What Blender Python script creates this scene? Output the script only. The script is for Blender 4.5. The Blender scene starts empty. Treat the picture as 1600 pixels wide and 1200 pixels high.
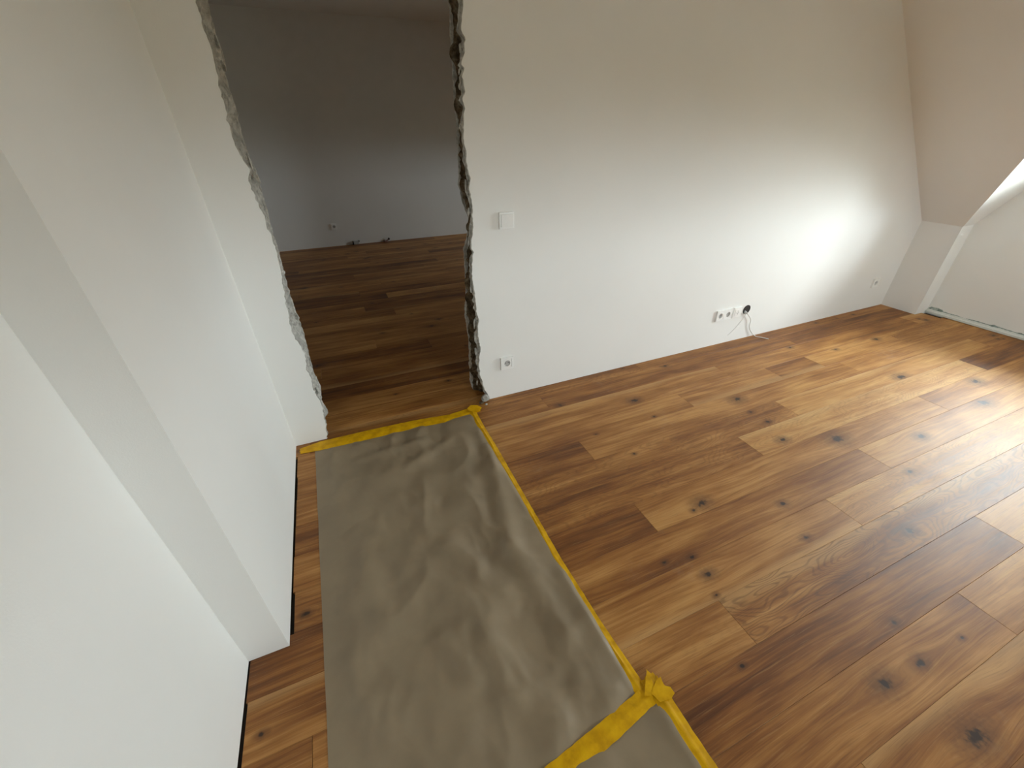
import bpy, bmesh, math, random
from mathutils import Vector, Matrix, noise

rnd = random.Random(7)
SC = bpy.context.scene
COL = SC.collection

# ------------------------------------------------------------------ camera
F_PX, ROLL, PITCH, YAW = 638.6, -0.01138, 0.55650, 0.39802      # image taken as 1600 x 1200
CAM_H = 1.45
_r = Vector((math.cos(YAW), -math.sin(YAW), 0))
_f = Vector((math.sin(YAW) * math.cos(PITCH), math.cos(YAW) * math.cos(PITCH), -math.sin(PITCH)))
_u = _r.cross(_f)
C_R = math.cos(ROLL) * _r + math.sin(ROLL) * _u
C_U = -math.sin(ROLL) * _r + math.cos(ROLL) * _u
C_F = _f
cam_data = bpy.data.cameras.new('camera')
cam_data.sensor_width = 36.0
cam_data.sensor_fit = 'HORIZONTAL'
cam_data.lens = 36.0 * F_PX / 1600.0
cam_data.clip_start = 0.02
cam = bpy.data.objects.new('camera', cam_data)
COL.objects.link(cam)
m = Matrix((C_R, C_U, -C_F)).transposed().to_4x4()
m.translation = (0, 0, CAM_H)
cam.matrix_world = m
SC.camera = cam

# ------------------------------------------------------------------ world, light, exposure
W = bpy.data.worlds.new('overcast_sky')
SC.world = W
W.use_nodes = True
wn = W.node_tree.nodes
wl = W.node_tree.links
wn.clear()
w_out = wn.new('ShaderNodeOutputWorld')
w_bg = wn.new('ShaderNodeBackground')
w_tc = wn.new('ShaderNodeTexCoord')
w_sep = wn.new('ShaderNodeSeparateXYZ')
w_ramp = wn.new('ShaderNodeValToRGB')          # ground below the horizon, even overcast sky above
w_ramp.color_ramp.elements[0].position = 0.49
w_ramp.color_ramp.elements[0].color = (0.16, 0.17, 0.14, 1)
w_ramp.color_ramp.elements[1].position = 0.52
w_ramp.color_ramp.elements[1].color = (0.87, 0.945, 1.0, 1)
w_map = wn.new('ShaderNodeMapRange')
w_map.inputs['From Min'].default_value = -1
w_map.inputs['From Max'].default_value = 1
wl.new(w_tc.outputs['Generated'], w_sep.inputs[0])
wl.new(w_sep.outputs['Z'], w_map.inputs['Value'])
wl.new(w_map.outputs['Result'], w_ramp.inputs['Fac'])
wl.new(w_ramp.outputs['Color'], w_bg.inputs['Color'])
w_bg.inputs['Strength'].default_value = 6.0
wl.new(w_bg.outputs[0], w_out.inputs['Surface'])

SC.view_settings.view_transform = 'Standard'
SC.view_settings.look = 'None'
SC.view_settings.exposure = 3.03
SC.view_settings.gamma = 1.0
SC.view_settings.use_curve_mapping = False
SC.cycles.use_denoising = True
SC.cycles.max_bounces = 14
SC.cycles.diffuse_bounces = 10
SC.cycles.glossy_bounces = 5
SC.cycles.transparent_max_bounces = 8
SC.cycles.sample_clamp_indirect = 6.0

# room measures in metres, camera foot at the origin, x along the planks, y into the picture
YW, YB = 2.039, 2.200            # faces of the wall with the opening
YF = 6.80                        # far wall of the next room
Y0 = -2.8                        # wall behind the camera
XK, XN = 4.69, 4.86              # knee wall and dormer front
ZK, SL = 0.753, 0.97             # knee height, roof slope
ZC = 2.65                        # flat ceiling
XT = XK - (ZC - ZK) / SL         # where slope meets ceiling
XL, XL2, YJ = -0.54, -0.42, 0.935
XFL = -1.30


def ray(px, py):
    a, b = (px - 800) / F_PX, -(py - 600) / F_PX
    return C_R * a + C_U * b + C_F


def on_floor(px, py, z=0.0):
    d = ray(px, py)
    t = (CAM_H - z) / -d.z
    return Vector((d.x * t, d.y * t, z))


def on_wall(px, py, Y):
    d = ray(px, py)
    t = Y / d.y
    return Vector((d.x * t, Y, CAM_H + d.z * t))


# portals: tell the sampler where the daylight comes in
def portal(y, z, w, h, x):
    L = bpy.data.lights.new('window_portal', 'AREA')
    L.shape = 'RECTANGLE'
    L.size, L.size_y = w, h
    L.cycles.is_portal = True
    o = bpy.data.objects.new('window_portal', L)
    COL.objects.link(o)
    o.matrix_world = Matrix(((0, 0, 1, x), (1, 0, 0, y), (0, 1, 0, z), (0, 0, 0, 1)))
    return o


DORMERS = dict(near=dict(yc=0.792, half=0.968, win=[(0.56, 0.80), (0.56, 1.30), (0.15, 1.98), (-0.15, 1.98), (-0.56, 1.30), (-0.56, 0.80)]),
               far=dict(yc=5.0, half=0.968, win=[(0.30, 0.80), (0.30, 1.40), (0.12, 1.75), (-0.12, 1.75), (-0.30, 1.40), (-0.30, 0.80)]))
for d in DORMERS.values():
    zs = [p[1] for p in d['win']]
    ys = [p[0] for p in d['win']]
    portal(d['yc'], (min(zs) + max(zs)) / 2, max(ys) - min(ys), max(zs) - min(zs), XN + 0.26)


FWIN = (1.3, 2.4, 0.85, 1.70)      # window in the wall behind the camera: x0, x1, z0, z1
_o = portal(0, 0, FWIN[1] - FWIN[0], FWIN[3] - FWIN[2], 0)
_o.matrix_world = Matrix(((1, 0, 0, (FWIN[0] + FWIN[1]) / 2), (0, 0, -1, Y0 - 0.26), (0, 1, 0, (FWIN[2] + FWIN[3]) / 2), (0, 0, 0, 1)))


# ------------------------------------------------------------------ node helpers and materials
class NT:
    def __init__(self, name):
        self.m = bpy.data.materials.new(name)
        self.m.use_nodes = True
        self.t = self.m.node_tree
        self.n = self.t.nodes
        self.b = self.n['Principled BSDF']

    def link(self, a, b):
        self.t.links.new(a, b)

    def put(self, sock, v):
        if hasattr(v, 'is_linked') or hasattr(v, 'links'):
            self.link(v, sock)
        else:
            sock.default_value = v

    def math(self, op, a, b=None, c=None, clamp=False):
        n = self.n.new('ShaderNodeMath')
        n.operation = op
        n.use_clamp = clamp
        for i, v in enumerate((a, b, c)):
            if v is not None:
                self.put(n.inputs[i], v)
        return n.outputs[0]

    def comb(self, x, y, z):
        n = self.n.new('ShaderNodeCombineXYZ')
        for i, v in enumerate((x, y, z)):
            self.put(n.inputs[i], v)
        return n.outputs[0]

    def sep(self, v):
        n = self.n.new('ShaderNodeSeparateXYZ')
        self.link(v, n.inputs[0])
        return n.outputs

    def noise(self, vec, scale=1.0, detail=3.0, rough=0.5, dist=0.0):
        n = self.n.new('ShaderNodeTexNoise')
        self.put(n.inputs['Vector'], vec)
        n.inputs['Scale'].default_value = scale
        n.inputs['Detail'].default_value = detail
        n.inputs['Roughness'].default_value = rough
        n.inputs['Distortion'].default_value = dist
        return n.outputs['Fac']

    def ramp(self, fac, stops):
        n = self.n.new('ShaderNodeValToRGB')
        e = n.color_ramp.elements
        while len(e) < len(stops):
            e.new(0.5)
        for i, (p, c) in enumerate(stops):
            e[i].position = p
            e[i].color = (*c, 1) if len(c) == 3 else c
        self.put(n.inputs['Fac'], fac)
        return n.outputs['Color']

    def mix(self, fac, a, b, mode='MIX'):
        n = self.n.new('ShaderNodeMix')
        n.data_type = 'RGBA'
        n.blend_type = mode
        n.clamp_factor = True
        self.put(n.inputs['Factor'], fac)
        self.put(n.inputs['A' if False else 6], a)
        self.put(n.inputs[7], b)
        return n.outputs[2]

    def smooth(self, v, lo, hi, a=0.0, b=1.0):
        n = self.n.new('ShaderNodeMapRange')
        n.interpolation_type = 'SMOOTHSTEP'
        self.put(n.inputs['Value'], v)
        self.put(n.inputs['From Min'], lo)
        self.put(n.inputs['From Max'], hi)
        self.put(n.inputs['To Min'], a)
        self.put(n.inputs['To Max'], b)
        return n.outputs[0]

    def bump(self, h, strength=0.2, dist=0.01):
        n = self.n.new('ShaderNodeBump')
        n.inputs['Strength'].default_value = strength
        n.inputs['Distance'].default_value = dist
        self.link(h, n.inputs['Height'])
        self.link(n.outputs[0], self.b.inputs['Normal'])

    def objco(self):
        return self.n.new('ShaderNodeTexCoord').outputs['Object']

    def geo(self):
        return self.n.new('ShaderNodeNewGeometry').outputs['Position']

    def attr(self, name):
        n = self.n.new('ShaderNodeAttribute')
        n.attribute_type = 'OBJECT'
        n.attribute_name = name
        return n


def c4(r, g, b):
    return (r, g, b, 1.0)


def mat_paint(name, col, bump=0.12, rough=0.85):
    t = NT(name)
    p = t.geo()
    n1 = t.noise(p, 260, 3, 0.6)
    n2 = t.noise(p, 1.3, 4, 0.55)
    t.link(t.mix(t.smooth(n2, 0.3, 0.7), c4(*[v * 0.975 for v in col]), c4(*col)), t.b.inputs['Base Color'])
    t.b.inputs['Roughness'].default_value = rough
    t.b.inputs['Specular IOR Level'].default_value = 0.25
    t.bump(n1, bump, 0.002)
    return t.m


def mat_rough(name, c1, c2, c3, scale=40, bump=0.8, dist=0.01):
    t = NT(name)
    p = t.geo()
    n1 = t.noise(p, scale, 5, 0.65)
    n2 = t.noise(p, scale * 0.22, 3, 0.6)
    a = t.ramp(n1, [(0.32, c1), (0.52, c2), (0.70, c3)])
    t.link(t.mix(t.smooth(n2, 0.42, 0.62, 0.0, 0.55), a, c4(*c1)), t.b.inputs['Base Color'])
    t.b.inputs['Roughness'].default_value = 0.95
    t.b.inputs['Specular IOR Level'].default_value = 0.1
    t.bump(n1, bump, dist)
    return t.m


def mat_plain(name, col, rough=0.4, spec=0.5, metal=0.0):
    t = NT(name)
    n = t.noise(t.geo(), 60, 2, 0.5)
    t.link(t.mix(n, c4(*[v * 0.94 for v in col]), c4(*col)), t.b.inputs['Base Color'])
    t.b.inputs['Roughness'].default_value = rough
    t.b.inputs['Specular IOR Level'].default_value = spec
    t.b.inputs['Metallic'].default_value = metal
    return t.m


M_WALL = mat_paint('white_wall_paint', (0.83, 0.825, 0.80))
M_CEIL = mat_paint('white_ceiling_paint', (0.80, 0.79, 0.765), 0.3)
M_GYPS = mat_rough('broken_gypsum', (0.30, 0.29, 0.26), (0.55, 0.53, 0.48), (0.72, 0.70, 0.65), 55, 0.9, 0.012)
M_CORE = mat_rough('torn_wall_core', (0.035, 0.022, 0.012), (0.16, 0.115, 0.07), (0.36, 0.30, 0.21), 30, 1.0, 0.02)
M_CORE_GREY = mat_rough('grey_mortar', (0.34, 0.33, 0.30), (0.58, 0.56, 0.51), (0.74, 0.72, 0.67), 38, 1.0, 0.02)
M_SLAB = mat_plain('dark_screed', (0.035, 0.03, 0.026), 0.9, 0.1)
M_PLASTIC = mat_plain('white_plastic', (0.90, 0.90, 0.88), 0.3)
M_PLASTIC_IN = mat_plain('socket_insert_plastic', (0.50, 0.50, 0.49), 0.35)
M_DARK = mat_plain('dark_plastic', (0.012, 0.012, 0.013), 0.5)
M_METAL = mat_plain('pin_metal', (0.6, 0.58, 0.54), 0.3, 0.5, 1.0)
M_CABLE = mat_plain('white_cable_sheath', (0.78, 0.77, 0.74), 0.45)
M_RAIL = mat_plain('white_rail', (0.72, 0.74, 0.70), 0.5)
M_SEAL = mat_rough('dirty_sealant', (0.12, 0.17, 0.15), (0.34, 0.39, 0.36), (0.55, 0.58, 0.54), 70, 0.6, 0.005)
M_FRAME = mat_plain('white_window_frame', (0.8, 0.8, 0.8), 0.35)
M_RED = mat_plain('reddish_cap', (0.22, 0.10, 0.075), 0.6)


def make_glass():
    t = NT('window_glass')
    t.n.remove(t.b)
    out = [n for n in t.n if n.type == 'OUTPUT_MATERIAL'][0]
    a = t.n.new('ShaderNodeBsdfTransparent')
    a.inputs[0].default_value = (0.93, 0.95, 0.94, 1)
    g = t.n.new('ShaderNodeBsdfGlossy')
    g.inputs['Roughness'].default_value = 0.02
    fr = t.n.new('ShaderNodeFresnel')
    fr.inputs[0].default_value = 1.3
    mx = t.n.new('ShaderNodeMixShader')
    t.link(fr.outputs[0], mx.inputs[0])
    t.link(a.outputs[0], mx.inputs[1])
    t.link(g.outputs[0], mx.inputs[2])
    t.link(mx.outputs[0], out.inputs['Surface'])
    return t.m


M_GLASS = make_glass()


def make_oak():
    t = NT('oiled_oak')
    s = t.sep(t.objco())
    x, y = s[0], s[1]
    seed = t.attr('seed').outputs['Fac']
    tone = t.attr('tone').outputs['Fac']
    xo = t.math('ADD', x, t.math('MULTIPLY', seed, 37.0))
    zo = t.math('MULTIPLY', seed, 91.0)
    wob = t.noise(t.comb(t.math('MULTIPLY', xo, 60), t.math('MULTIPLY', y, 60), zo), 1, 2, 0.5)
    wob = t.math('SUBTRACT', wob, 0.5)
    yw = y
    cores, halos = None, None
    for k in ('knot_a', 'knot_b', 'knot_c'):
        ks = t.sep(t.attr(k).outputs['Vector'])
        dx = t.math('MULTIPLY', t.math('SUBTRACT', x, ks[0]), 0.62)
        dy = t.math('SUBTRACT', y, ks[1])
        r = t.math('MAXIMUM', ks[2], 0.0005)
        d = t.math('SQRT', t.math('ADD', t.math('MULTIPLY', dx, dx), t.math('MULTIPLY', dy, dy)))
        q = t.math('DIVIDE', d, r)
        q = t.math('ADD', q, t.math('MULTIPLY', wob, 1.6))
        core = t.smooth(q, 0.30, 0.95, 1.0, 0.0)
        halo = t.smooth(q, 0.5, 3.2, 1.0, 0.0)
        dx2 = t.math('MULTIPLY', dx, 0.45)
        d2 = t.math('DIVIDE', t.math('ADD', t.math('MULTIPLY', dx2, dx2), t.math('MULTIPLY', dy, dy)), t.math('MULTIPLY', r, r))
        fall = t.math('POWER', 2.718, t.math('MULTIPLY', d2, -0.16))
        yw = t.math('SUBTRACT', yw, t.math('MULTIPLY', t.math('MULTIPLY', dy, fall), 0.75))
        cores = core if cores is None else t.math('MAXIMUM', cores, core)
        halos = halo if halos is None else t.math('MAXIMUM', halos, halo)
    fig = t.attr('figure').outputs['Fac']
    sap = t.attr('sap').outputs['Fac']
    flow = t.noise(t.comb(t.math('MULTIPLY', xo, 1.3), t.math('MULTIPLY', y, 5.0), zo), 1, 2, 0.5)
    yf = t.math('ADD', yw, t.math('MULTIPLY', flow, 0.05))
    zone = t.noise(t.comb(t.math('MULTIPLY', xo, 1.7), t.math('MULTIPLY', yf, 13.0), zo), 1, 3, 0.55, 0.3)
    cloud = t.noise(t.comb(t.math('MULTIPLY', xo, 3.5), t.math('MULTIPLY', yf, 9.0), t.math('ADD', zo, 5.3)), 1, 3, 0.5)
    streak = t.noise(t.comb(t.math('MULTIPLY', xo, 1.3), t.math('MULTIPLY', yf, 62.0), t.math('ADD', zo, 2.7)), 1, 4, 0.6, 0.2)
    fibre = t.noise(t.comb(t.math('MULTIPLY', xo, 8.0), t.math('MULTIPLY', yf, 300.0), zo), 1, 3, 0.6)
    loops = t.noise(t.comb(t.math('MULTIPLY', xo, 2.6), t.math('MULTIPLY', yf, 9.5), t.math('ADD', zo, 8.8)), 1, 2.0, 0.35, 0.2)
    rings = t.math('SINE', t.math('MULTIPLY', t.math('ADD', loops, t.math('MULTIPLY', streak, 0.03)), 150.0))
    tv = t.math('ADD', tone, t.math('MULTIPLY', t.math('SUBTRACT', zone, 0.5), 0.85))
    tv = t.math('ADD', tv, t.math('MULTIPLY', t.math('SUBTRACT', cloud, 0.5), 0.45))
    tv = t.math('ADD', tv, t.math('MULTIPLY', t.math('SUBTRACT', streak, 0.5), 0.75))
    col = t.ramp(tv, [(0.08, (0.100, 0.029, 0.004)), (0.32, (0.215, 0.076, 0.012)), (0.52, (0.345, 0.144, 0.030)), (0.72, (0.490, 0.240, 0.066)), (0.95, (0.61, 0.345, 0.118))])
    # pale sapwood along one long edge of some boards
    edge = t.math('ADD', t.math('MULTIPLY', t.math('SUBTRACT', y, 0.081), sap), t.math('MULTIPLY', t.math('SUBTRACT', flow, 0.5), 0.10))
    col = t.mix(t.smooth(edge, 0.030, 0.070, 0.0, 0.48), col, c4(0.58, 0.345, 0.135))
    rg = t.math('MULTIPLY', t.smooth(rings, 0.0, 1.0), fig)
    col = t.mix(t.math('MULTIPLY', rg, 0.55), col, c4(0.095, 0.034, 0.009))
    col = t.mix(t.smooth(fibre, 0.50, 0.75, 0.0, 0.38), col, c4(0.085, 0.028, 0.007))
    col = t.mix(t.smooth(fibre, 0.46, 0.28, 0.0, 0.20), col, c4(0.60, 0.36, 0.15))
    col = t.mix(t.math('MULTIPLY', halos, 0.60), col, c4(0.085, 0.029, 0.009))
    col = t.mix(t.math('MULTIPLY', cores, 0.9), col, c4(0.020, 0.009, 0.005))
    # building dust left on the boards
    w = t.geo()
    dust = t.math('MULTIPLY', t.smooth(t.noise(w, 2.3, 5, 0.7), 0.56, 0.80), t.smooth(t.noise(w, 30, 3, 0.6), 0.35, 0.7))
    col = t.mix(t.math('MULTIPLY', dust, 0.14), col, c4(0.56, 0.50, 0.43))
    t.link(col, t.b.inputs['Base Color'])
    ro = t.math('ADD', 0.44, t.math('MULTIPLY', streak, 0.14))
    t.link(ro, t.b.inputs['Roughness'])
    t.b.inputs['Specular IOR Level'].default_value = 0.45
    h = t.math('SUBTRACT', t.math('MULTIPLY', fibre, -0.35), cores)
    t.bump(h, 0.12, 0.002)
    return t.m


M_OAK = make_oak()


def make_paper(name, col):
    t = NT(name)
    p = t.geo()
    n1 = t.noise(p, 5, 4, 0.6)
    n2 = t.noise(p, 420, 2, 0.5)
    c = t.mix(t.smooth(n1, 0.3, 0.7), c4(*[v * 0.90 for v in col]), c4(*[v * 1.06 for v in col]))
    c = t.mix(t.smooth(n2, 0.55, 0.8, 0, 0.15), c, c4(*[v * 0.7 for v in col]))
    t.link(c, t.b.inputs['Base Color'])
    t.b.inputs['Roughness'].default_value = 0.5
    t.b.inputs['Specular IOR Level'].default_value = 0.45
    t.bump(n2, 0.05, 0.001)
    return t.m


M_PAPER = make_paper('grey_brown_masking_paper', (0.275, 0.212, 0.136))


def make_tape():
    t = NT('yellow_masking_tape')
    p = t.geo()
    n1 = t.noise(p, 22, 4, 0.6)
    n2 = t.noise(p, 180, 2, 0.6)
    c = t.ramp(n1, [(0.3, (0.52, 0.27, 0.0)), (0.5, (0.68, 0.37, 0.0)), (0.72, (0.78, 0.46, 0.002))])
    t.link(c, t.b.inputs['Base Color'])
    t.b.inputs['Roughness'].default_value = 0.5
    t.b.inputs['Specular IOR Level'].default_value = 0.25
    t.bump(n2, 0.12, 0.001)
    return t.m


M_TAPE = make_tape()


# ------------------------------------------------------------------ mesh helpers
def mesh_obj(name, verts, faces, mat, parent=None, smooth=False, slots=None, fmat=None):
    me = bpy.data.meshes.new(name)
    me.from_pydata([tuple(v) for v in verts], [], faces)
    me.materials.append(mat)
    for s_ in (slots or []):
        me.materials.append(s_)
    if fmat:
        for i, k in enumerate(fmat):
            me.polygons[i].material_index = k
    if smooth:
        for p in me.polygons:
            p.use_smooth = True
        me.set_sharp_from_angle(angle=0.7)
    me.update()
    o = bpy.data.objects.new(name, me)
    COL.objects.link(o)
    if parent:
        o.parent = parent
    return o


def bm_obj(name, bm, mat, parent=None, smooth=False):
    bmesh.ops.recalc_face_normals(bm, faces=bm.faces)
    me = bpy.data.meshes.new(name)
    bm.to_mesh(me)
    bm.free()
    me.materials.append(mat)
    if smooth:
        for p in me.polygons:
            p.use_smooth = True
    o = bpy.data.objects.new(name, me)
    COL.objects.link(o)
    if parent:
        o.parent = parent
    return o


def add_box(bm, x0, x1, y0, y1, z0, z1, bev=0.0):
    r = bmesh.ops.create_cube(bm, size=1)
    for v in r['verts']:
        v.co = Vector((x0 + (v.co.x + .5) * (x1 - x0), y0 + (v.co.y + .5) * (y1 - y0), z0 + (v.co.z + .5) * (z1 - z0)))
    if bev:
        es = {e for v in r['verts'] for e in v.link_edges}
        bmesh.ops.bevel(bm, geom=list(es), offset=bev, segments=2, affect='EDGES', profile=0.5)


def add_prism(bm, pts, off):
    """polygon pts (3D, planar) extruded by vector off"""
    a = [bm.verts.new(p) for p in pts]
    b = [bm.verts.new(Vector(p) + Vector(off)) for p in pts]
    f1 = bm.faces.new(a)
    f2 = bm.faces.new(list(reversed(b)))
    n = len(pts)
    for i in range(n):
        bm.faces.new((a[i], b[i], b[(i + 1) % n], a[(i + 1) % n]))
    bmesh.ops.triangulate(bm, faces=[f for f in (f1, f2) if len(f.verts) > 4])


def add_ring(bm, outer, inner, off):
    """frame between two polygons with equal vertex counts, extruded by off"""
    off = Vector(off)
    n = len(outer)
    o1 = [bm.verts.new(p) for p in outer]
    i1 = [bm.verts.new(p) for p in inner]
    o2 = [bm.verts.new(Vector(p) + off) for p in outer]
    i2 = [bm.verts.new(Vector(p) + off) for p in inner]
    for k in range(n):
        j = (k + 1) % n
        bm.faces.new((o1[k], o1[j], i1[j], i1[k]))
        bm.faces.new((o2[j], o2[k], i2[k], i2[j]))
        bm.faces.new((o1[j], o1[k], o2[k], o2[j]))
        bm.faces.new((i1[k], i1[j], i2[j], i2[k]))


def add_cyl(bm, c, axis, r, h, seg=24, r2=None):
    q = Vector((0, 0, 1)).rotation_difference(Vector(axis)).to_matrix().to_4x4()
    q.translation = Vector(c) + Vector(axis) * h / 2
    bmesh.ops.create_cone(bm, cap_ends=True, segments=seg, radius1=r, radius2=r if r2 is None else r2, depth=h, matrix=q)


def tag(o, label, cat, group=None, kind=None):
    o['label'] = label
    o['category'] = cat
    if group:
        o['group'] = group
    if kind:
        o['kind'] = kind
    return o


def empty(name, loc):
    o = bpy.data.objects.new(name, None)
    COL.objects.link(o)
    o.location = loc
    o.empty_display_size = 0.05
    return o


def lerp_list(pts, z):
    if z <= pts[0][0]:
        return pts[0][1]
    for (z0, x0), (z1, x1) in zip(pts, pts[1:]):
        if z <= z1:
            return x0 + (x1 - x0) * (z - z0) / max(z1 - z0, 1e-6)
    return pts[-1][1]


def nz(*p):
    return noise.noise(Vector(p))


# ------------------------------------------------------------------ floor and planks
bm = bmesh.new()
add_box(bm, XFL - 0.2, XN + 0.3, Y0 - 0.2, YF + 0.2, -0.12, -0.0145)
FLOOR = bm_obj('floor', bm, M_SLAB)
tag(FLOOR, 'oak plank floor running through both rooms under the walls', 'floor', kind='structure')

PITCH_ROW, PLANK_L = 0.16177, 2.175
JOINT = {0: 1.003, 1: 1.822, 2: 2.318}
KNOTS = [  # photo pixel, radius in metres
    (875, 633, .013), (992, 626, .020), (933, 680, .006), (991, 709, .006), (1022, 651, .006), (1039, 572, .014), (1097, 786, .020),
    (1084, 797, .008), (1152, 624, .022), (1408, 589, .026), (1200, 659, .011), (1173, 644, .009), (1223, 687, .016), (1308, 685, .030), (1439, 682, .020),
    (1525, 596, .024), (1537, 629, .030), (1422, 737, .012), (1223, 787, .012), (1369, 530, .016), (1234, 543, .012), (1306, 546, .012),
    (1082, 872, .008), (1038, 879, .007), (1106, 897, .013), (1119, 930, .006), (1160, 1041, .006), (1421, 829, .017), (1397, 972, .009),
    (1260, 840, .010), (1382, 1068, .019), (1438, 1036, .013), (1526, 1152, .026), (1503, 997, .006), (477, 960, .010), (382, 1130, .012), (407, 1148, .007)]
KN = [(on_floor(a, b), r) for a, b, r in KNOTS]
# tone of planks read from the photo: (row, x inside the plank) -> 0 dark reddish .. 1 pale
TONES = [(13, 1, .45), (12, .8, .52), (12, 1.3, .36), (11, 1.2, .55), (11, 3.0, .50), (10, 1.2, .56), (10, 2.8, .34), (10, 3.5, .68), (9, .75, .26), (9, 1.6, .62), (9, 3.6, .58),
         (8, 1.2, .50), (8, 2.8, .74), (7, 1.2, .40), (7, 2.4, .84), (6, .8, .24), (6, 1.7, .60), (6, 3.6, .64), (5, 1.2, .42), (5, 2.8, .72), (4, 1.2, .62), (4, 2.4, .76),
         (3, .8, .66), (3, 1.5, .44), (3, 3.6, .60), (2, .9, .34), (2, 2.6, .78), (1, 1.0, .50), (1, 2.3, .66), (0, .9, .56), (-1, 1, .5)] + [(k, -.3, .42) for k in (2, 5, 8, 11)] + [(k, -.45, .40) for k in (1, 4, 7, 10)]
_mesh_cache = {}


def plank_mesh(L, Wd):
    key = (round(L, 3), round(Wd, 3))
    if key in _mesh_cache:
        return _mesh_cache[key]
    b_, t_ = 0.0006, 0.0145
    v, fcs = [], []
    for (i, z) in ((0, -t_), (0, -0.0006), (b_, 0.0)):
        v += [(i, i, z), (L - i, i, z), (L - i, Wd - i, z), (i, Wd - i, z)]
    for k in (0, 4):
        for j in range(4):
            fcs.append((k + j, k + (j + 1) % 4, k + 4 + (j + 1) % 4, k + 4 + j))
    fcs.append((8, 9, 10, 11))
    fcs.append((3, 2, 1, 0))
    me = bpy.data.meshes.new('floor_plank')
    me.from_pydata(v, [], fcs)
    me.materials.append(M_OAK)
    me.update()
    _mesh_cache[key] = me
    return me


def left_edge(y):
    if y > YB:
        return XFL
    if y > YW - 0.03:
        return -0.6
    return XL if y < YJ - 0.02 else XL2


for n in range(int(math.floor(Y0 / PITCH_ROW)) + 1, int(YF / PITCH_ROW) + 2):
    ya, yb = (n - 1) * PITCH_ROW, min(n * PITCH_ROW, YF + 0.01)
    xl = left_edge((ya + yb) / 2)
    if ya < YJ < yb:
        xl = XL
    xl += rnd.uniform(0.004, 0.013)
    xr = XN + 0.02 if not (yb > 1.76 and ya < YB) else XK + 0.1
    cuts = [xl, xr]
    xj = JOINT[n % 3] + (0 if n < 14 else rnd.choice((-.6, 0, .5, .9)))
    j = xj - 4 * PLANK_L
    while j < xr - 0.12:
        if j > xl + 0.08:
            cuts.append(j)
        j += PLANK_L
    if n == 10:
        cuts += [2.62, 3.03]
    cuts.sort()
    for a, b in zip(cuts, cuts[1:]):
        if b - a < 0.05:
            continue
        o = bpy.data.objects.new('floor_plank', plank_mesh(b - a - 0.0008, yb - ya - 0.0004))
        o.location = (a + 0.0004, ya + 0.0002, 0)
        COL.objects.link(o)
        o.parent = FLOOR
        o['seed'] = rnd.random()
        tone = rnd.choice((.25, .4, .5, .55, .62, .7)) + rnd.uniform(-.06, .06)
        for (rw, tx, tt) in TONES:
            if rw == n and a < tx < b and n < 14:
                tone = tt
        o['tone'] = 0.48 + (tone - 0.47) * 0.78
        o['sap'] = rnd.choice((-1.0, 0.0, 0.0, 0.0, 0.0, 1.0))
        o['figure'] = rnd.choice((0.0, 0.0, 0.0, 0.12, 0.25, 0.4))
        if (n, round(a, 1)) in ((3, 1.0),):
            o['figure'] = 0.75
        ks = [(p.x - a, min(max(p.y - ya, 0.012), yb - ya - 0.012), r) for p, r in KN if a < p.x < b and ya <= p.y < yb]
        seen = any(True for _ in ks) or (0 < n < 13 and b > 0.4 and a < 4.0)
        while len(ks) < 3:
            if not seen and rnd.random() < 0.45:
                ks.append((rnd.uniform(.08, max(.1, b - a - .08)), rnd.uniform(.025, .135), rnd.choice((.006, .009, .014))))
            else:
                ks.append((-9.0, -9.0, 0.001))
        for nm, k in zip(('knot_a', 'knot_b', 'knot_c'), ks):
            o[nm] = k

# ------------------------------------------------------------------ wall with the broken opening
LF = [(308, 6), (324, 60), (338, 112), (353, 180), (368, 228), (382, 254), (390, 266), (390, 288), (400, 312), (412, 336), (420, 360), (430, 386), (436, 410), (443, 454), (448, 471), (449, 485), (452, 500), (458, 524), (468, 538), (476, 552), (479, 573), (485, 589), (492, 615), (501, 629), (506, 648), (510, 682)]
LO = [(324, 0), (341, 62), (343, 66), (353, 104), (351, 112), (366, 160), (380, 214), (392, 250), (403, 270), (408, 294), (416, 320), (426, 360), (436, 392), (444, 426), (457, 470), (466, 494), (475, 519), (482, 548), (489, 576), (501, 603), (502, 622), (513, 644), (505, 652), (514, 676)]
RF = [(723, 8), (720, 48), (727, 63), (726, 83), (720, 103), (727, 107), (722, 120), (727, 145), (721, 155), (727, 168), (724, 198), (727, 230), (730, 263), (735, 277), (734, 300), (738, 320), (739, 357), (737, 387), (740, 394), (737, 415), (738, 436), (742, 457), (744, 485), (748, 497), (747, 520), (751, 543), (748, 567), (752, 592), (758, 609), (766, 624)]
RO = [(700, 0), (702, 58), (706, 108), (708, 158), (712, 192), (715, 257), (716, 290), (721, 315), (731, 340), (730, 367), (723, 388), (727, 450), (725, 490), (731, 525), (732, 555), (734, 597), (740, 611)]


def edge_profile(px, Y):
    pts = sorted([(p.z, p.x) for p in (on_wall(a, b, Y) for a, b in px)])
    return pts


E_LF, E_LO = edge_profile(LF, YW), edge_profile(LO, YB)
E_RF, E_RO = edge_profile(RF, YW), edge_profile(RO, YB)
Z_OPEN = 2.25
DZ = 0.010
ROWS = [i * DZ for i in range(int(Z_OPEN / DZ) + 1)]


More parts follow.
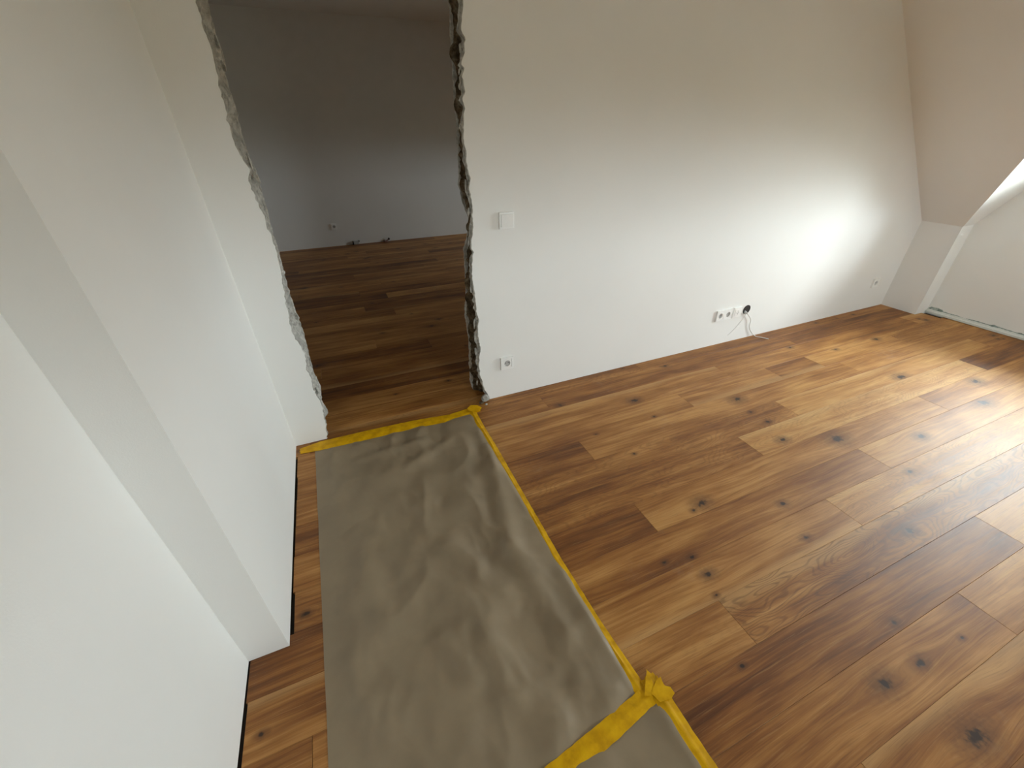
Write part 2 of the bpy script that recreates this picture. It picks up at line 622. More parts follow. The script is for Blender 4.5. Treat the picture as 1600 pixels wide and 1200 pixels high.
def layer(name, rings, xout, y0, y1, mat, edge_mat, parent=None, flake=0.004):
    """vertical slab between xout and a broken edge; rings = list of (y, fn(z)) from front to back"""
    V, Fc, fm = [], [], []
    R = len(rings)
    st = R + 2
    for z in ROWS:
        V.append((xout, y0, z))
        for (yy, fn) in rings:
            V.append((fn(z), yy + (0 if yy in (y0, y1) else flake * nz(z * 31, yy * 90, 3.1)), z))
        V.append((xout, y1, z))
    for i in range(len(ROWS) - 1):
        a, b = i * st, (i + 1) * st
        for k in range(R + 1):
            Fc.append((a + k, a + k + 1, b + k + 1, b + k))
            fm.append(0 if k in (0, R) else 1)
        Fc.append((a + R + 1, a, b, b + R + 1))
        fm.append(0)
    Fc.append(tuple(range(st)))
    fm.append(1)
    Fc.append(tuple((len(ROWS) - 1) * st + k for k in range(st)))
    fm.append(1)
    for v in range(1, len(V)):
        pass
    o = mesh_obj(name, V, Fc, mat, parent, slots=[edge_mat], fmat=fm)
    bm_ = bmesh.new()
    bm_.from_mesh(o.data)
    bmesh.ops.recalc_face_normals(bm_, faces=bm_.faces)
    bm_.to_mesh(o.data)
    bm_.free()
    return o


def jag(a1, f1, a2, f2, s):
    return lambda z: a1 * nz(z * f1, s, 0.3) + a2 * nz(z * f2, s + 7.7, 1.9)


# painted face: one object for both sides and the part over the opening
bm = bmesh.new()
add_box(bm, XFL, 5.15, YW, YB, Z_OPEN, ZC + 0.1)
WALL_BACK = bm_obj('wall_back', bm, M_WALL)
tag(WALL_BACK, 'white painted partition wall with a rough broken doorway and sockets', 'wall', kind='structure')

jl0, jl1, jl2 = jag(.007, 22, .009, 60, 1), jag(.009, 17, .010, 52, 2), jag(.012, 13, .012, 44, 3)
jr0, jr1, jr2 = jag(.006, 24, .007, 58, 4), jag(.010, 15, .010, 48, 5), jag(.012, 11, .012, 38, 6)
# left side, positive x is into the opening
layer('wall_face', [(YW, lambda z: lerp_list(E_LF, z) + jl0(z) * .8), (YW + .006, lambda z: lerp_list(E_LF, z) + .004 + jl0(z)), (YW + .018, lambda z: lerp_list(E_LF, z) - .006 + jl1(z))],
      -0.60, YW, YW + .018, M_WALL, M_GYPS, WALL_BACK)
layer('wall_core', [(YW + .018, lambda z: lerp_list(E_LF, z) - .004 + jl2(z))] +
      [(YW + .018 + .016 * k, (lambda k: lambda z: (1 - k / 9) * lerp_list(E_LF, z) + k / 9 * lerp_list(E_LO, z) - .010 * math.sin(k / 8 * math.pi) + .034 * nz(z * 24, k * 1.3, 9.2) * math.sin((k + .6) / 9 * math.pi))(k)) for k in range(1, 8)] +
      [(YB - .014, lambda z: lerp_list(E_LO, z) - .008 + jl2(z))],
      -0.60, YW + .018, YB - .014, M_CORE_GREY, M_CORE_GREY, WALL_BACK, .006)
layer('plaster_layer', [(YB - .014, lambda z: lerp_list(E_LO, z) - .004 + jl1(z) * .6), (YB - .006, lambda z: lerp_list(E_LO, z) + jl0(z) * .5), (YB, lambda z: lerp_list(E_LO, z) - .003 + jl0(z))],
      -1.30, YB - .014, YB, M_GYPS, M_GYPS, WALL_BACK)
# right side
layer('wall_face', [(YW, lambda z: lerp_list(E_RF, z) + jr0(z) * .8), (YW + .005, lambda z: lerp_list(E_RF, z) - .005 + jr0(z)), (YW + .014, lambda z: lerp_list(E_RF, z) + .004 + jr1(z))],
      5.15, YW, YW + .014, M_WALL, M_GYPS, WALL_BACK)
layer('board_layer', [(YW + .014, lambda z: lerp_list(E_RF, z) - .004 + jr1(z)), (YW + .022, lambda z: lerp_list(E_RF, z) - .010 + jr2(z)), (YW + .030, lambda z: lerp_list(E_RF, z) + .004 + jr1(z))],
      2.0, YW + .014, YW + .030, M_GYPS, M_GYPS, WALL_BACK)
layer('wall_core', [(YW + .030, lambda z: lerp_list(E_RF, z) + .014 + jr2(z))] +
      [(YW + .030 + .0155 * k, (lambda k: lambda z: (1 - k / 9) * lerp_list(E_RF, z) + k / 9 * lerp_list(E_RO, z) + .026 * math.sin(k / 8 * math.pi) + .034 * nz(z * 13, k * .9, 4.4) + .014 * nz(z * 47, k * 1.7, 2.2))(k)) for k in range(1, 8)] +
      [(YB - .016, lambda z: lerp_list(E_RO, z) + .016 + jr2(z))],
      5.15, YW + .030, YB - .016, M_CORE, M_CORE, WALL_BACK, .008)
layer('plaster_layer', [(YB - .016, lambda z: lerp_list(E_RO, z) + .003 + jr1(z) * .6), (YB - .007, lambda z: lerp_list(E_RO, z) + jr0(z) * .6), (YB, lambda z: lerp_list(E_RO, z) + .003 + jr0(z))],
      5.15, YB - .016, YB, M_GYPS, M_GYPS, WALL_BACK)

# torn flakes of board paper and plaster that stand off the broken edges
def flake_at(px, py, Y, size, side, mat, ang):
    p = on_wall(px, py, Y)
    pts = []
    k = rnd.randint(5, 7)
    for i in range(k):
        a = i / k * 2 * math.pi
        rr = size * rnd.uniform(.55, 1.15)
        pts.append(Vector((math.cos(a) * rr * .45, 0, math.sin(a) * rr)))
    rot = Matrix.Rotation(ang, 3, 'Z') @ Matrix.Rotation(rnd.uniform(-.4, .4), 3, 'Y')
    bm_ = bmesh.new()
    add_prism(bm_, [p + rot @ q for q in pts], rot @ Vector((0, 0.004, 0)))
    return bm_obj('plaster_flake', bm_, mat, WALL_BACK)


for (px, py, s_) in ((730, 240, .024), (733, 290, .03), (737, 330, .03), (738, 375, .028), (740, 408, .03), (741, 450, .034), (746, 505, .035), (748, 548, .03), (750, 598, .022), (724, 76, .022), (722, 112, .016), (722, 134, .014)):
    flake_at(px - 4, py, YW + .016, s_, 1, M_GYPS, rnd.uniform(.3, 1.1))
for (px, py, s_) in ((341, 64, .022), (352, 104, .022), (392, 252, .026), (404, 278, .026), (452, 486, .024), (466, 496, .03), (471, 541, .034), (497, 612, .03), (506, 640, .026)):
    flake_at(px - 3, py, YW + .03, s_, -1, M_GYPS, rnd.uniform(-1.0, -.3))

# rubble at the foot of the right broken edge
def chunk(name, c, r, mat, label, sq=(1, 1, 1)):
    bm_ = bmesh.new()
    bmesh.ops.create_icosphere(bm_, subdivisions=2, radius=r)
    for v in bm_.verts:
        n_ = 1 + .45 * nz(v.co.x * 60 + c[0] * 9, v.co.y * 60, v.co.z * 60)
        v.co = Vector((v.co.x * sq[0], v.co.y * sq[1], v.co.z * sq[2])) * n_
    zmin = min(v.co.z for v in bm_.verts)
    for v in bm_.verts:
        v.co += Vector((c[0], c[1], -zmin + c[2]))
    o_ = bm_obj(name, bm_, mat)
    return tag(o_, label, 'rubble')


g = on_floor(748, 628)
chunk('plaster_chunk', (0.672, 2.030, 0.0), .024, M_GYPS, 'largest grey plaster lump at the foot of the right broken edge', (1.1, .8, 1.0))
chunk('plaster_chunk', (0.640, 2.012, 0.0), .011, M_CORE, 'brown crumb on the floor between plaster lump and yellow tape', (1.4, 1, .6))
chunk('plaster_chunk', (0.662, 1.985, 0.0), .007, M_GYPS, 'tiny pale plaster crumb lying on the plank before the broken edge', (1.2, 1, .8))

# ------------------------------------------------------------------ other walls
bm = bmesh.new()
add_box(bm, -0.75, XL, Y0 - .1, YJ + .05, 0, ZC + .015)
add_box(bm, -0.75, XL2, YJ, YW + .001, 0, ZC + .015)
WL = bm_obj('wall_left', bm, M_WALL)
tag(WL, 'white side wall with a projecting pier beside the paper-covered floor', 'wall', kind='structure')

bm = bmesh.new()
fx0, fx1, fz0, fz1 = FWIN
add_ring(bm, [Vector((x, Y0, z)) for x, z in ((XL - .2, -.014), (XN + .25, -.014), (XN + .25, ZC + .1), (XL - .2, ZC + .1))],
         [Vector((x, Y0, z)) for x, z in ((fx0, fz0), (fx1, fz0), (fx1, fz1), (fx0, fz1))], (0, -.25, 0))
tag(bm_obj('wall_front', bm, M_WALL), 'white wall with a wide window opposite the broken doorway', 'wall', kind='structure')
W4 = empty('window_2', ((fx0 + fx1) / 2, Y0 - .18, fz0))
tag(W4, 'wide white framed window opposite the broken doorway', 'window', kind='structure')
bm = bmesh.new()
hw, hh = (fx1 - fx0) / 2, fz1 - fz0
add_ring(bm, [Vector(p) for p in ((-hw, 0, 0), (hw, 0, 0), (hw, 0, hh), (-hw, 0, hh))], [Vector(p) for p in ((-hw + .06, 0, .06), (hw - .06, 0, .06), (hw - .06, 0, hh - .06), (-hw + .06, 0, hh - .06))], (0, -.06, 0))
bm_obj('window_frame', bm, M_FRAME, W4)
bm = bmesh.new()
add_box(bm, -.04, .04, -.055, -.005, .06, hh - .06)
bm_obj('mullion', bm, M_FRAME, W4)
bm = bmesh.new()
add_box(bm, -hw + .06, hw - .06, -.034, -.030, .06, hh - .06)
bm_obj('pane', bm, M_GLASS, W4)

M_FARWALL = M_WALL
bm = bmesh.new()
add_box(bm, XFL - .15, XN + .4, YF, YF + .15, -0.014, ZC + .2)
tag(bm_obj('wall_far', bm, M_FARWALL), 'white end wall of the dark room beyond the doorway', 'wall', kind='structure')
bm = bmesh.new()
add_box(bm, XFL - .15, XFL, YB - .02, YF + .1, -0.014, ZC + .2)
tag(bm_obj('wall_far_left', bm, M_FARWALL), 'white side wall of the room beyond the doorway', 'wall', kind='structure')

bm = bmesh.new()
add_box(bm, XFL - .15, XT + .01, Y0 - .1, YW + .01, ZC, ZC + .12)
tag(bm_obj('ceiling', bm, M_CEIL), 'flat white ceiling above the paper-covered floor', 'ceiling', kind='structure')
bm = bmesh.new()
add_box(bm, XFL - .15, XT + .01, YB - .01, YF + .1, ZC, ZC + .12)
tag(bm_obj('ceiling_far', bm, M_CEIL), 'flat white ceiling of the room beyond the doorway', 'ceiling', kind='structure')


def eaves(tagname, d, ya, yb, lab, winname):
    yc, h = d['yc'], d['half']
    zr = ZK + 1.65 * h
    xr = XK - (zr - ZK) / SL
    # sloped ceiling with the dormer cut out
    bm_ = bmesh.new()
    sl = lambda x: ZK + SL * (XK - x)
    poly = [(XK + .005, ya), (XK + .005, yc - h), (xr, yc), (XK + .005, yc + h), (XK + .005, yb), (XT, yb), (XT, ya)]
    # two convex-ish halves so the faces stay planar and clean
    pA = [(XK + .005, ya), (XK + .005, yc - h), (xr, yc), (XT, yc), (XT, ya)]
    pB = [(XK + .005, yb), (XT, yb), (XT, yc), (xr, yc), (XK + .005, yc + h)]
    for P in (pA, pB):
        add_prism(bm_, [Vector((x, y, sl(x))) for x, y in P], (0.07, 0, 0.07))
    tag(bm_obj('ceiling_slope' + tagname, bm_, M_CEIL), 'sloping attic ceiling ' + lab, 'ceiling', kind='structure')
    # dormer ceilings
    bm_ = bmesh.new()
    for s_ in (1, -1):
        P = [Vector((XK + .005, yc + s_ * h, ZK)), Vector((XN + .02, yc + s_ * h, ZK)), Vector((XN + .02, yc, zr)), Vector((xr, yc, zr))]
        add_prism(bm_, P, (0, s_ * .06, .05))
    tag(bm_obj('ceiling_dormer' + tagname, bm_, M_CEIL), 'steep pitched dormer ceiling ' + lab, 'ceiling', kind='structure')
    # eaves wall: piers, niche under the window and gable
    bm_ = bmesh.new()
    add_box(bm_, XK, XN + .25, yc + h, yb, -.014, ZK + .005)
    add_box(bm_, XK, XN + .25, ya, yc - h, -.014, ZK + .005)
    o_ = [(yc + h, -.014), (yc + h, ZK), (yc + .04, zr + .02), (yc - .04, zr + .02), (yc - h, ZK), (yc - h, -.014)]
    i_ = [(yc + a, z) for a, z in d['win']]
    add_ring(bm_, [Vector((XN, y, z)) for y, z in o_], [Vector((XN, y, z)) for y, z in i_], (.25, 0, 0))
    tag(bm_obj('wall_right' + tagname, bm_, M_WALL), 'low eaves wall with pier and window gable ' + lab, 'wall', kind='structure')
    # window
    W_ = empty(winname, (XN + .15, yc, d['win'][0][1]))
    tag(W_, 'white framed gable window ' + lab, 'window', kind='structure')
    bm_ = bmesh.new()
    cz = sum(z for _, z in d['win']) / 6
    inn = [(yc + a * .90, cz + (z - cz) * .92) for a, z in d['win']]
    loc = Vector(W_.location)
    add_ring(bm_, [Vector((XN + .14, y, z)) - loc for y, z in i_], [Vector((XN + .14, y, z)) - loc for y, z in inn], (.06, 0, 0))
    bm_obj('window_frame', bm_, M_FRAME, W_)
    bm_ = bmesh.new()
    zt = max(z for _, z in inn)
    zb = min(z for _, z in inn)
    add_box(bm_, -.008, .038, -.03, .03, zb - loc.z, zt - loc.z - .02)
    bm_obj('mullion', bm_, M_FRAME, W_)
    bm_ = bmesh.new()
    add_prism(bm_, [Vector((XN + .175, y, z)) - loc for y, z in inn], (.004, 0, 0))
    bm_obj('pane', bm_, M_GLASS, W_)


eaves('', DORMERS['near'], Y0 - .05, YW + .01, 'beside the brightest oak planks', 'window_1')
eaves('_far', DORMERS['far'], YB - .01, YF + .02, 'of the room beyond the doorway', 'window_3')

# ------------------------------------------------------------------ rail along the niche foot
yr0, yr1 = DORMERS['near']['yc'] - .968, DORMERS['near']['yc'] + .968
bm = bmesh.new()
pr = [(XN, .004), (XN - .030, .004), (XN - .030, .020), (XN - .024, .022), (XN - .018, .018), (XN - .013, .026), (XN - .012, .034), (XN, .036)]
add_prism(bm, [Vector((x, yr0 + .004, z)) for x, z in pr], (0, yr1 - yr0 - .008, 0))
RAIL = bm_obj('baseboard_right', bm, M_RAIL)
tag(RAIL, 'grooved white rail along the foot of the window niche', 'baseboard', kind='structure')
V, Fc = [], []
N = 160
for i in range(N + 1):
    y = yr0 + .006 + (yr1 - yr0 - .012) * i / N
    top = .040 + .008 * nz(y * 9, 0, 1) + .009 * max(0, nz(y * 31, 2, 1)) + (.012 if nz(y * 5, 4, 4) > .28 else 0)
    dp = .006 + .004 * nz(y * 21, 8, 1)
    V += [(XN, y, top), (XN - dp, y, top - .004), (XN - dp - .004, y, .033), (XN, y, .033)]
for i in range(N):
    for k in range(4):
        a = i * 4
        Fc.append((a + k, a + (k + 1) % 4, a + 4 + (k + 1) % 4, a + 4 + k))
Fc += [(3, 2, 1, 0), tuple(4 * N + k for k in range(4))]
mesh_obj('torn_sealant', V, Fc, M_SEAL, RAIL)

# ------------------------------------------------------------------ switches and sockets (front plane at y, facing -y)
def plate(parent, name, w, h, d, mat, cx=0, cz=0, y=0.0, bev=.0025):
    bm_ = bmesh.new()
    add_box(bm_, cx - w / 2, cx + w / 2, y - d, y, cz - h / 2, cz + h / 2, bev)
    return bm_obj(name, bm_, mat, parent)


def socket_insert(parent, cx, cz, y, depth=.006):
    """square cover with a round well, two pin holes and earth clips"""
    bm_ = bmesh.new()
    r_, n_ = .0195, 32
    sq = []
    for i in range(n_):
        a = math.pi * 2 * i / n_ + math.pi / 4
        c, s_ = math.cos(a), math.sin(a)
        k = .0275 / max(abs(c), abs(s_))
        sq.append((c * k, s_ * k))
    ci = [(math.cos(math.pi * 2 * i / n_ + math.pi / 4) * r_, math.sin(math.pi * 2 * i / n_ + math.pi / 4) * r_) for i in range(n_)]
    add_ring(bm_, [Vector((cx + a, y, cz + b)) for a, b in sq], [Vector((cx + a, y, cz + b)) for a, b in ci], (0, .0095, 0))
    cov = bm_obj('socket_cover', bm_, M_PLASTIC, parent)
    bm_ = bmesh.new()
    add_cyl(bm_, (cx, y + .0085, cz), (0, 1, 0), r_, .001, 32)
    well = bm_obj('socket_well', bm_, M_PLASTIC_IN, parent)
    for s_ in (-1, 1):
        bm_ = bmesh.new()
        add_cyl(bm_, (cx + s_ * .0095, y + .0078, cz), (0, 1, 0), .0028, .001, 12)
        bm_obj('pin_hole', bm_, M_DARK, well)
        bm_ = bmesh.new()
        add_box(bm_, cx - .002, cx + .002, y + .001, y + .0088, cz + s_ * .017 - .0015, cz + s_ * .017 + .0015)
        bm_obj('earth_clip', bm_, M_METAL, well)


def frame_plate(parent, w, h, d, holes):
    """frame with square openings for the inserts"""
    bm_ = bmesh.new()
    for (cx, hw) in holes:
        o_ = [(-w / 2 / len(holes), -h / 2), (w / 2 / len(holes), -h / 2), (w / 2 / len(holes), h / 2), (-w / 2 / len(holes), h / 2)]
        i_ = [(-hw, -hw), (hw, -hw), (hw, hw), (-hw, hw)]
        add_ring(bm_, [Vector((cx + a, -d, b)) for a, b in o_], [Vector((cx + a, -d, b)) for a, b in i_], (0, d, 0))
    bmesh.ops.remove_doubles(bm_, verts=bm_.verts, dist=.0002)
    return bm_obj('frame', bm_, M_PLASTIC, parent)


def socket(loc, gangs, label, name='wall_socket'):
    o_ = empty(name, loc)
    step = .0715
    cs = [(k - (gangs - 1) / 2) * step for k in range(gangs)]
    w = .081 + step * (gangs - 1)
    if gangs == 1:
        frame_plate(o_, w, .081, .013, [(0, .0283)])
    else:
        frame_plate(o_, w, .081, .013, [((k - .5) * w / gangs * 1.0, .0283) for k in range(gangs)])
        cs = [(k - .5) * w / gangs for k in range(gangs)]
    for c in cs:
        socket_insert(o_, c, 0, -.0125)
    return tag(o_, label, 'socket')


SW = empty('light_switch', (0.834, YW, 1.060))
plate(SW, 'frame', .081, .081, .012, M_PLASTIC)
bm = bmesh.new()
v8 = [(-.031, -.012, -.031), (.031, -.012, -.031), (.031, -.012, .031), (-.031, -.012, .031), (-.0305, -.0155, -.0305), (.0305, -.0155, -.0305), (.0305, -.0195, .0305), (-.0305, -.0195, .0305)]
vv = [bm.verts.new(p) for p in v8]
for f_ in ((4, 5, 6, 7), (0, 1, 5, 4), (1, 2, 6, 5), (2, 3, 7, 6), (3, 0, 4, 7), (3, 2, 1, 0)):
    bm.faces.new([vv[k] for k in f_])
bm_obj('rocker', bm, M_PLASTIC, SW)
tag(SW, 'white rocker light switch on the wall beside the broken doorway', 'switch')

socket((0.823, YW, 0.238), 1, 'single white socket low on the wall right under the light switch')
socket((2.592, YW, 0.250), 2, 'double white socket beside the small cable outlet plate')
NP = empty('antenna_socket', (2.725, YW, 0.250))
plate(NP, 'frame', .081, .081, .012, M_PLASTIC)
plate(NP, 'cover', .055, .055, .0145, M_PLASTIC)
bm = bmesh.new()
for (dx, dz) in ((0, .011), (-.008, -.002), (.008, -.002)):
    add_cyl(bm, (dx, -.0150, dz), (0, 1, 0), .0042, .004, 14)
add_box(bm, -.0025, .0025, -.0150, -.0135, -.016, -.005)
bm_obj('jack', bm, M_PLASTIC_IN, NP)
tag(NP, 'white antenna plate between double socket and open wall box', 'socket')

# open flush box with a cable hanging out
BX = empty('flush_box', (2.832, YW, 0.252))
bm = bmesh.new()
n_ = 36
ca = [(math.cos(2 * math.pi * i / n_), math.sin(2 * math.pi * i / n_)) for i in range(n_)]
add_ring(bm, [Vector((a * .0365, -.0025, b * .0365)) for a, b in ca], [Vector((a * .033, -.0025, b * .033)) for a, b in ca], (0, .0023, 0))
bm_obj('rim', bm, M_DARK, BX)
bm = bmesh.new()
add_cyl(bm, (0, -.0009, 0), (0, 1, 0), .0335, .0008, 36)
bm_obj('box_opening', bm, M_DARK, BX)
bm = bmesh.new()
add_cyl(bm, (-.020, -.022, -.022), (0.25, 1, .3), .010, .026, 14)
bm_obj('cable_gland', bm, M_PLASTIC_IN, BX)
tag(BX, 'open black flush wall box with a white cable hanging out', 'wall box')


def tube(name, pts, r, mat, parent=None, seg=8, sub=10):
    P = [Vector(p) for p in pts]
    Q = []
    for i in range(len(P) - 1):
        p0, p1, p2, p3 = P[max(i - 1, 0)], P[i], P[i + 1], P[min(i + 2, len(P) - 1)]
        for k in range(sub):
            t = k / sub
            Q.append(.5 * ((2 * p1) + (p2 - p0) * t + (2 * p0 - 5 * p1 + 4 * p2 - p3) * t * t + (3 * p1 - p0 - 3 * p2 + p3) * t ** 3))
    Q.append(P[-1])
    V_, F_ = [], []
    for i, q in enumerate(Q):
        d_ = (Q[min(i + 1, len(Q) - 1)] - Q[max(i - 1, 0)]).normalized()
        a_ = d_.orthogonal().normalized() if i == 0 else (a_ - d_ * a_.dot(d_)).normalized()
        b_ = d_.cross(a_)
        for k in range(seg):
            w_ = 2 * math.pi * k / seg
            V_.append(q + a_ * math.cos(w_) * r + b_ * math.sin(w_) * r)
    for i in range(len(Q) - 1):
        for k in range(seg):
            F_.append((i * seg + k, i * seg + (k + 1) % seg, (i + 1) * seg + (k + 1) % seg, (i + 1) * seg + k))
    F_.append(tuple(reversed(range(seg))))
    F_.append(tuple((len(Q) - 1) * seg + k for k in range(seg)))
    return mesh_obj(name, V_, F_, mat, parent, smooth=True)


def off_wall(px, py, st):
    return on_wall(px, py, YW - st)


CB = tube('hanging_cable', [(2.826, YW - .003, .240), off_wall(1168, 490, .014), off_wall(1173, 499, .014), off_wall(1171, 509.5, .012), off_wall(1173, 517, .012), on_floor(1180, 525.0, .0040), on_floor(1190, 527.2, .0036), on_floor(1201, 529.6, .0036)], .0032, M_CABLE)
tag(CB, 'thin white cable hanging from the wall box onto the oak floor', 'cable')

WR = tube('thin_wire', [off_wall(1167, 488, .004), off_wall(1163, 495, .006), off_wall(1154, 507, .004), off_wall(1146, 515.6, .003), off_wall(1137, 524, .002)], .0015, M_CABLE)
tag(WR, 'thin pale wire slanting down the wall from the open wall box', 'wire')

socket((4.414, YW, 0.250), 1, 'single white socket low on the wall close to the eaves corner')

# far room fittings
socket((0.070, YF, 0.275), 1, 'single socket on the dark wall of the room beyond')
JB = empty('junction_box', (0.330, YF, 0.0))
plate(JB, 'box', .075, .048, .030, M_PLASTIC_IN, 0, .026, 0, .003)
plate(JB, 'side_clip', .016, .050, .034, M_DARK, -.046, .027, 0, .002)
plate(JB, 'side_clip', .012, .016, .034, M_DARK, .042, .046, 0, .002)
tag(JB, 'small grey box with dark clips on the far floor edge', 'junction box')
PS = empty('pipe_stub', (0.780, YF, 0.0))
bm = bmesh.new()
add_cyl(bm, (-.03, -.045, .0), (0, .25, 1), .030, .020, 18, .020)
bm_obj('pipe_collar', bm, M_RED, PS)
bm = bmesh.new()
add_cyl(bm, (.038, -.040, .030), (-.5, .3, .8), .013, .028, 14)
bm_obj('dark_cap', bm, M_DARK, PS)
bm = bmesh.new()
add_cyl(bm, (-.02, -.042, .014), (.86, .02, .32), .009, .062, 12)
bm_obj('pipe', bm, M_RED, PS)
tag(PS, 'reddish pipe stub with a dark cap at the far floor edge', 'pipe')

# ------------------------------------------------------------------ masking paper
def seg_dist(px, py, a, b):
    ax, ay, bx, by = *a, *b
    t = max(0, min(1, ((px - ax) * (bx - ax) + (py - ay) * (by - ay)) / max((bx - ax) ** 2 + (by - ay) ** 2, 1e-9)))
    return math.hypot(px - ax - t * (bx - ax), py - ay - t * (by - ay))


FOLDS = [  # photo pixel line, height m, half width m
    ((700, 690), (640, 730), .006, .035), ((770, 730), (800, 850), .012, .045), ((800, 860), (880, 990), .012, .05), ((620, 780), (720, 800), .008, .06),
    ((640, 900), (760, 960), .010, .06), ((760, 1010), (800, 1080), .010, .045), ((570, 860), (600, 980), .007, .05), ((690, 1000), (740, 1060), .010, .035),
    ((700, 860), (790, 930), .009, .05), ((880, 900), (940, 1000), .009, .04), ((900, 1070), (960, 1080), .007, .03), ((560, 720), (660, 690), .005, .03),
    ((600, 1090), (720, 1140), .006, .05), ((820, 1110), (880, 1130), .006, .04), ((760, 700), (775, 735), .006, .02), ((540, 1040), (620, 1120), .005, .05)]
FW = [((on_floor(*a).x, on_floor(*a).y), (on_floor(*b).x, on_floor(*b).y), h, w) for a, b, h, w in FOLDS]


def paper_h(x, y, s=0.0):
    h = 0.0
    for a, b, hh, w in FW:
        d_ = seg_dist(x, y, a, b)
        h += hh * math.exp(-(d_ / w) ** 2)
    wx, wy_ = x + .05 * nz(x * 6, y * 6, 2 + s), y + .05 * nz(x * 6, y * 6, 8 + s)
    h += .0075 * (1 - abs(nz(wx * 5.5, wy_ * 3.8, 1.5 + s)) * 2.2)
    h += .0022 * (1 - abs(nz(wx * 14, wy_ * 10, 5.5 + s)) * 2.0)
    return h


def paper(name, corners, nu, nv, label, pins, z0, s, amp=1.0):
    """corners: far-left, far-right, near-right, near-left on the floor; pins: which sides are taped flat (far, right, near, left)"""
    A, B, C_, D = [Vector((*c, 0)) for c in corners]
    V_, F_ = [], []
    for j in range(nv + 1):
        t = j / nv
        for i in range(nu + 1):
            u = i / nu
            p = (A * (1 - u) + B * u) * (1 - t) + (D * (1 - u) + C_ * u) * t
            dist = [t * (A - D).length, (1 - u) * (A - B).length, (1 - t) * (A - D).length, u * (A - B).length]
            fall = 1.0
            for k in range(4):
                reach = (.075, .028, .07, .10)[k] if pins[k] else 0.0
                if reach:
                    q = min(1, dist[k] / reach)
                    fall *= q * q * (3 - 2 * q)
            h = max(0.0, paper_h(p.x, p.y, s)) * fall * amp
            if not pins[0] and k:
                pass
            V_.append((p.x + (.002 * nz(p.y * 8, s, 0) if u in (0, 1) else 0), p.y, z0 + h))
    st = nu + 1
    for j in range(nv):
        for i in range(nu):
            F_.append((j * st + i, j * st + i + 1, (j + 1) * st + i + 1, (j + 1) * st + i))
    n0 = len(V_)
    V_ += [(x, y, z - .0004) for x, y, z in V_]
    F_ += [tuple(reversed([k + n0 for k in f])) for f in F_]
    rim = [i for i in range(st)] + [j * st + nu for j in range(1, nv + 1)] + [nv * st + i for i in range(nu - 1, -1, -1)] + [j * st for j in range(nv - 1, 0, -1)]
    for a, b in zip(rim, rim[1:] + rim[:1]):
        F_.append((b, a, a + n0, b + n0))
    o_ = mesh_obj(name, V_, F_, M_PAPER, None, smooth=True)
    return tag(o_, label, 'paper')


paper('masking_paper', [(-0.326, 1.962), (0.556, 1.952), (0.566, 0.335), (-0.310, 0.235)], 110, 190,
      'long wrinkled grey-brown masking paper lying before the broken doorway', (True, True, True, True), .0012, 0.0, 1.35)
paper('masking_paper', [(-0.305, 0.268), (0.615, 0.364), (0.640, -0.60), (-0.300, -0.60)], 70, 60,
      'second masking paper sheet joined by the crossing yellow tape', (True, True, False, True), .0022, 4.0, 1.2)


# ------------------------------------------------------------------ yellow tape
def tape(name, ctr, widths, label, z0, ridge=.0, seed=0., ends=(0, 0), follow=None, nw=8):
    P = [Vector((*c, 0)) for c in ctr]
    L = [0]
    for a, b in zip(P, P[1:]):
        L.append(L[-1] + (b - a).length)
    ns = max(12, int(L[-1] / .010))
    V_, F_ = [], []
    for i in range(ns + 1):
        s_ = L[-1] * i / ns
        k = max(j for j in range(len(L) - 1) if L[j] <= s_ + 1e-9)
        t = (s_ - L[k]) / (L[k + 1] - L[k])
        c = P[k].lerp(P[k + 1], t)
        w = widths[k] * (1 - t) + widths[k + 1] * t
        d_ = (P[k + 1] - P[k]).normalized()
        nrm = Vector((d_.y, -d_.x, 0))
        e0 = .0016 * nz(s_ * 40, seed, 1)
        e1 = .0016 * nz(s_ * 40, seed, 5)
        ctrw = .002 * nz(s_ * 4, seed, 9)
        for j in range(nw + 1):
            u = j / nw * 2 - 1
            off = u * w / 2 + ctrw + (e0 if j == 0 else e1 if j == nw else 0)
            q = c + nrm * off + d_ * ((ends[0] * nz(u * 3, seed, 2) if i == 0 else 0) + (ends[1] * nz(u * 3, seed, 6) if i == ns else 0))
            up = 1 - u * u
            z = z0 + up * (.0012 + .0010 * nz(s_ * 30, u * 2, seed))
            z += ridge * math.exp(-((u - .1 - .35 * nz(s_ * 5, seed, 3)) / .22) ** 2) * (.5 + .5 * nz(s_ * 7, seed, 8) + .3)
            if follow:
                z += follow(q.x, q.y) * .0
            V_.append((q.x, q.y, max(z, z0)))
    st = nw + 1
    for i in range(ns):
        for j in range(nw):
            F_.append((i * st + j, i * st + j + 1, (i + 1) * st + j + 1, (i + 1) * st + j))
    n0 = len(V_)
    V_ += [(x, y, z - .0005) for x, y, z in V_]
    F_ += [tuple(reversed([k + n0 for k in f])) for f in F_]
    rim = list(range(st)) + [i * st + nw for i in range(1, ns + 1)] + [ns * st + j for j in range(nw - 1, -1, -1)] + [i * st for i in range(ns - 1, 0, -1)]
    for a, b in zip(rim, rim[1:] + rim[:1]):
        F_.append((b, a, a + n0, b + n0))
    return mesh_obj(name, V_, F_, M_TAPE, None, smooth=True)


def ctr_px(pairs):
    c, w = [], []
    for a, b in pairs:
        p, q = on_floor(*a), on_floor(*b)
        c.append(((p.x + q.x) / 2, (p.y + q.y) / 2))
        w.append((p - q).length)
    return c, w


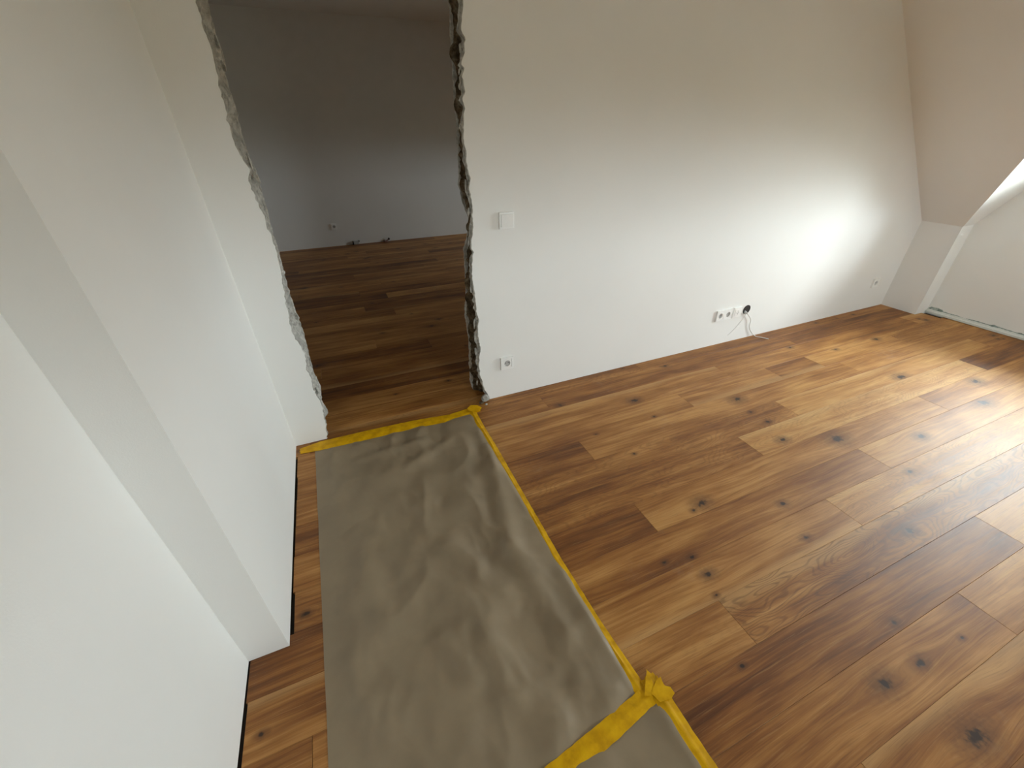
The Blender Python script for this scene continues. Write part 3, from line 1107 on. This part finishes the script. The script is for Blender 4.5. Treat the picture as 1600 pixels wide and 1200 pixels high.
c, w = [(-.400, 1.980), (-.30, 1.983), (-.05, 1.978), (.20, 1.968), (.42, 1.945), (.600, 1.968)], [.045, .078, .085, .078, .070, .066]
o = tape('masking_tape', c, w, '', .0030, .0022, 1., (.02, .01))
tag(o, 'yellow tape strip along the paper edge at the doorway threshold', 'tape')
c, w = [(.560, 1.985), (.556, 1.80), (.556, 1.60), (.551, 1.20), (.546, .85), (.552, .60), (.566, .362)], [.038, .036, .038, .036, .037, .039, .040]
o = tape('masking_tape', c, w, '', .0046, .0032, 2., (.01, .01))
tag(o, 'long yellow tape strip along the paper side facing the open floor', 'tape')
c, w = [(-.20, .262), (.10, .283), (.27, .303), (.43, .325), (.56, .345), (.640, .352)], [.05, .055, .056, .055, .050, .056]
o = tape('masking_tape', c, w, '', .0062, .0020, 3., (.01, .02))
tag(o, 'yellow tape strip crossing over the joint of the two paper sheets', 'tape')
c, w = [(.605, .390), (.612, .33), (.614, .24), (.618, .10), (.628, -.25), (.635, -.62)], [.050, .052, .048, .046, .046, .046]
o = tape('masking_tape', c, w, '', .0078, .0030, 4., (.03, .01))
tag(o, 'short yellow tape strip along the second paper sheet', 'tape')


# torn scraps at the tape corners
def scrap(pix, z, lift, label, sd):
    P = [on_floor(*p) for p in pix]
    c_ = sum(P, Vector()) / len(P)
    V_ = [(p.x, p.y, z + lift * (.4 + .6 * abs(nz(i * 1.7, sd, 0)))) for i, p in enumerate(P)]
    V_.append((c_.x, c_.y, z + lift * .5))
    n_ = len(P)
    F_ = [(i, (i + 1) % n_, n_) for i in range(n_)]
    V_ += [(x, y, zz - .0006) for x, y, zz in V_]
    F_ += [tuple(reversed([k + n_ + 1 for k in f])) for f in F_]
    F_ += [((i + 1) % n_, i, i + n_ + 1, (i + 1) % n_ + n_ + 1) for i in range(n_)]
    o_ = mesh_obj('tape_scrap', V_, F_, M_TAPE)
    tag(o_, label, 'tape')


scrap([(1006, 1090), (1008, 1062), (1010, 1049), (1016, 1062), (1022, 1076), (1018, 1090)], .0100, .004, 'torn pointed yellow tape tip sticking out where the tapes cross', 1.)
scrap([(1016, 1086), (1024, 1066), (1031, 1060), (1036, 1074), (1046, 1076), (1053, 1086), (1048, 1094), (1030, 1100)], .0115, .003, 'crumpled yellow tape scrap over the crossing of the tapes', 2.)
scrap([(730, 640), (736, 635), (746, 635), (753, 639), (749, 644), (740, 645), (733, 645)], .0085, .003, 'crumpled yellow tape end by the right broken edge', 3.)
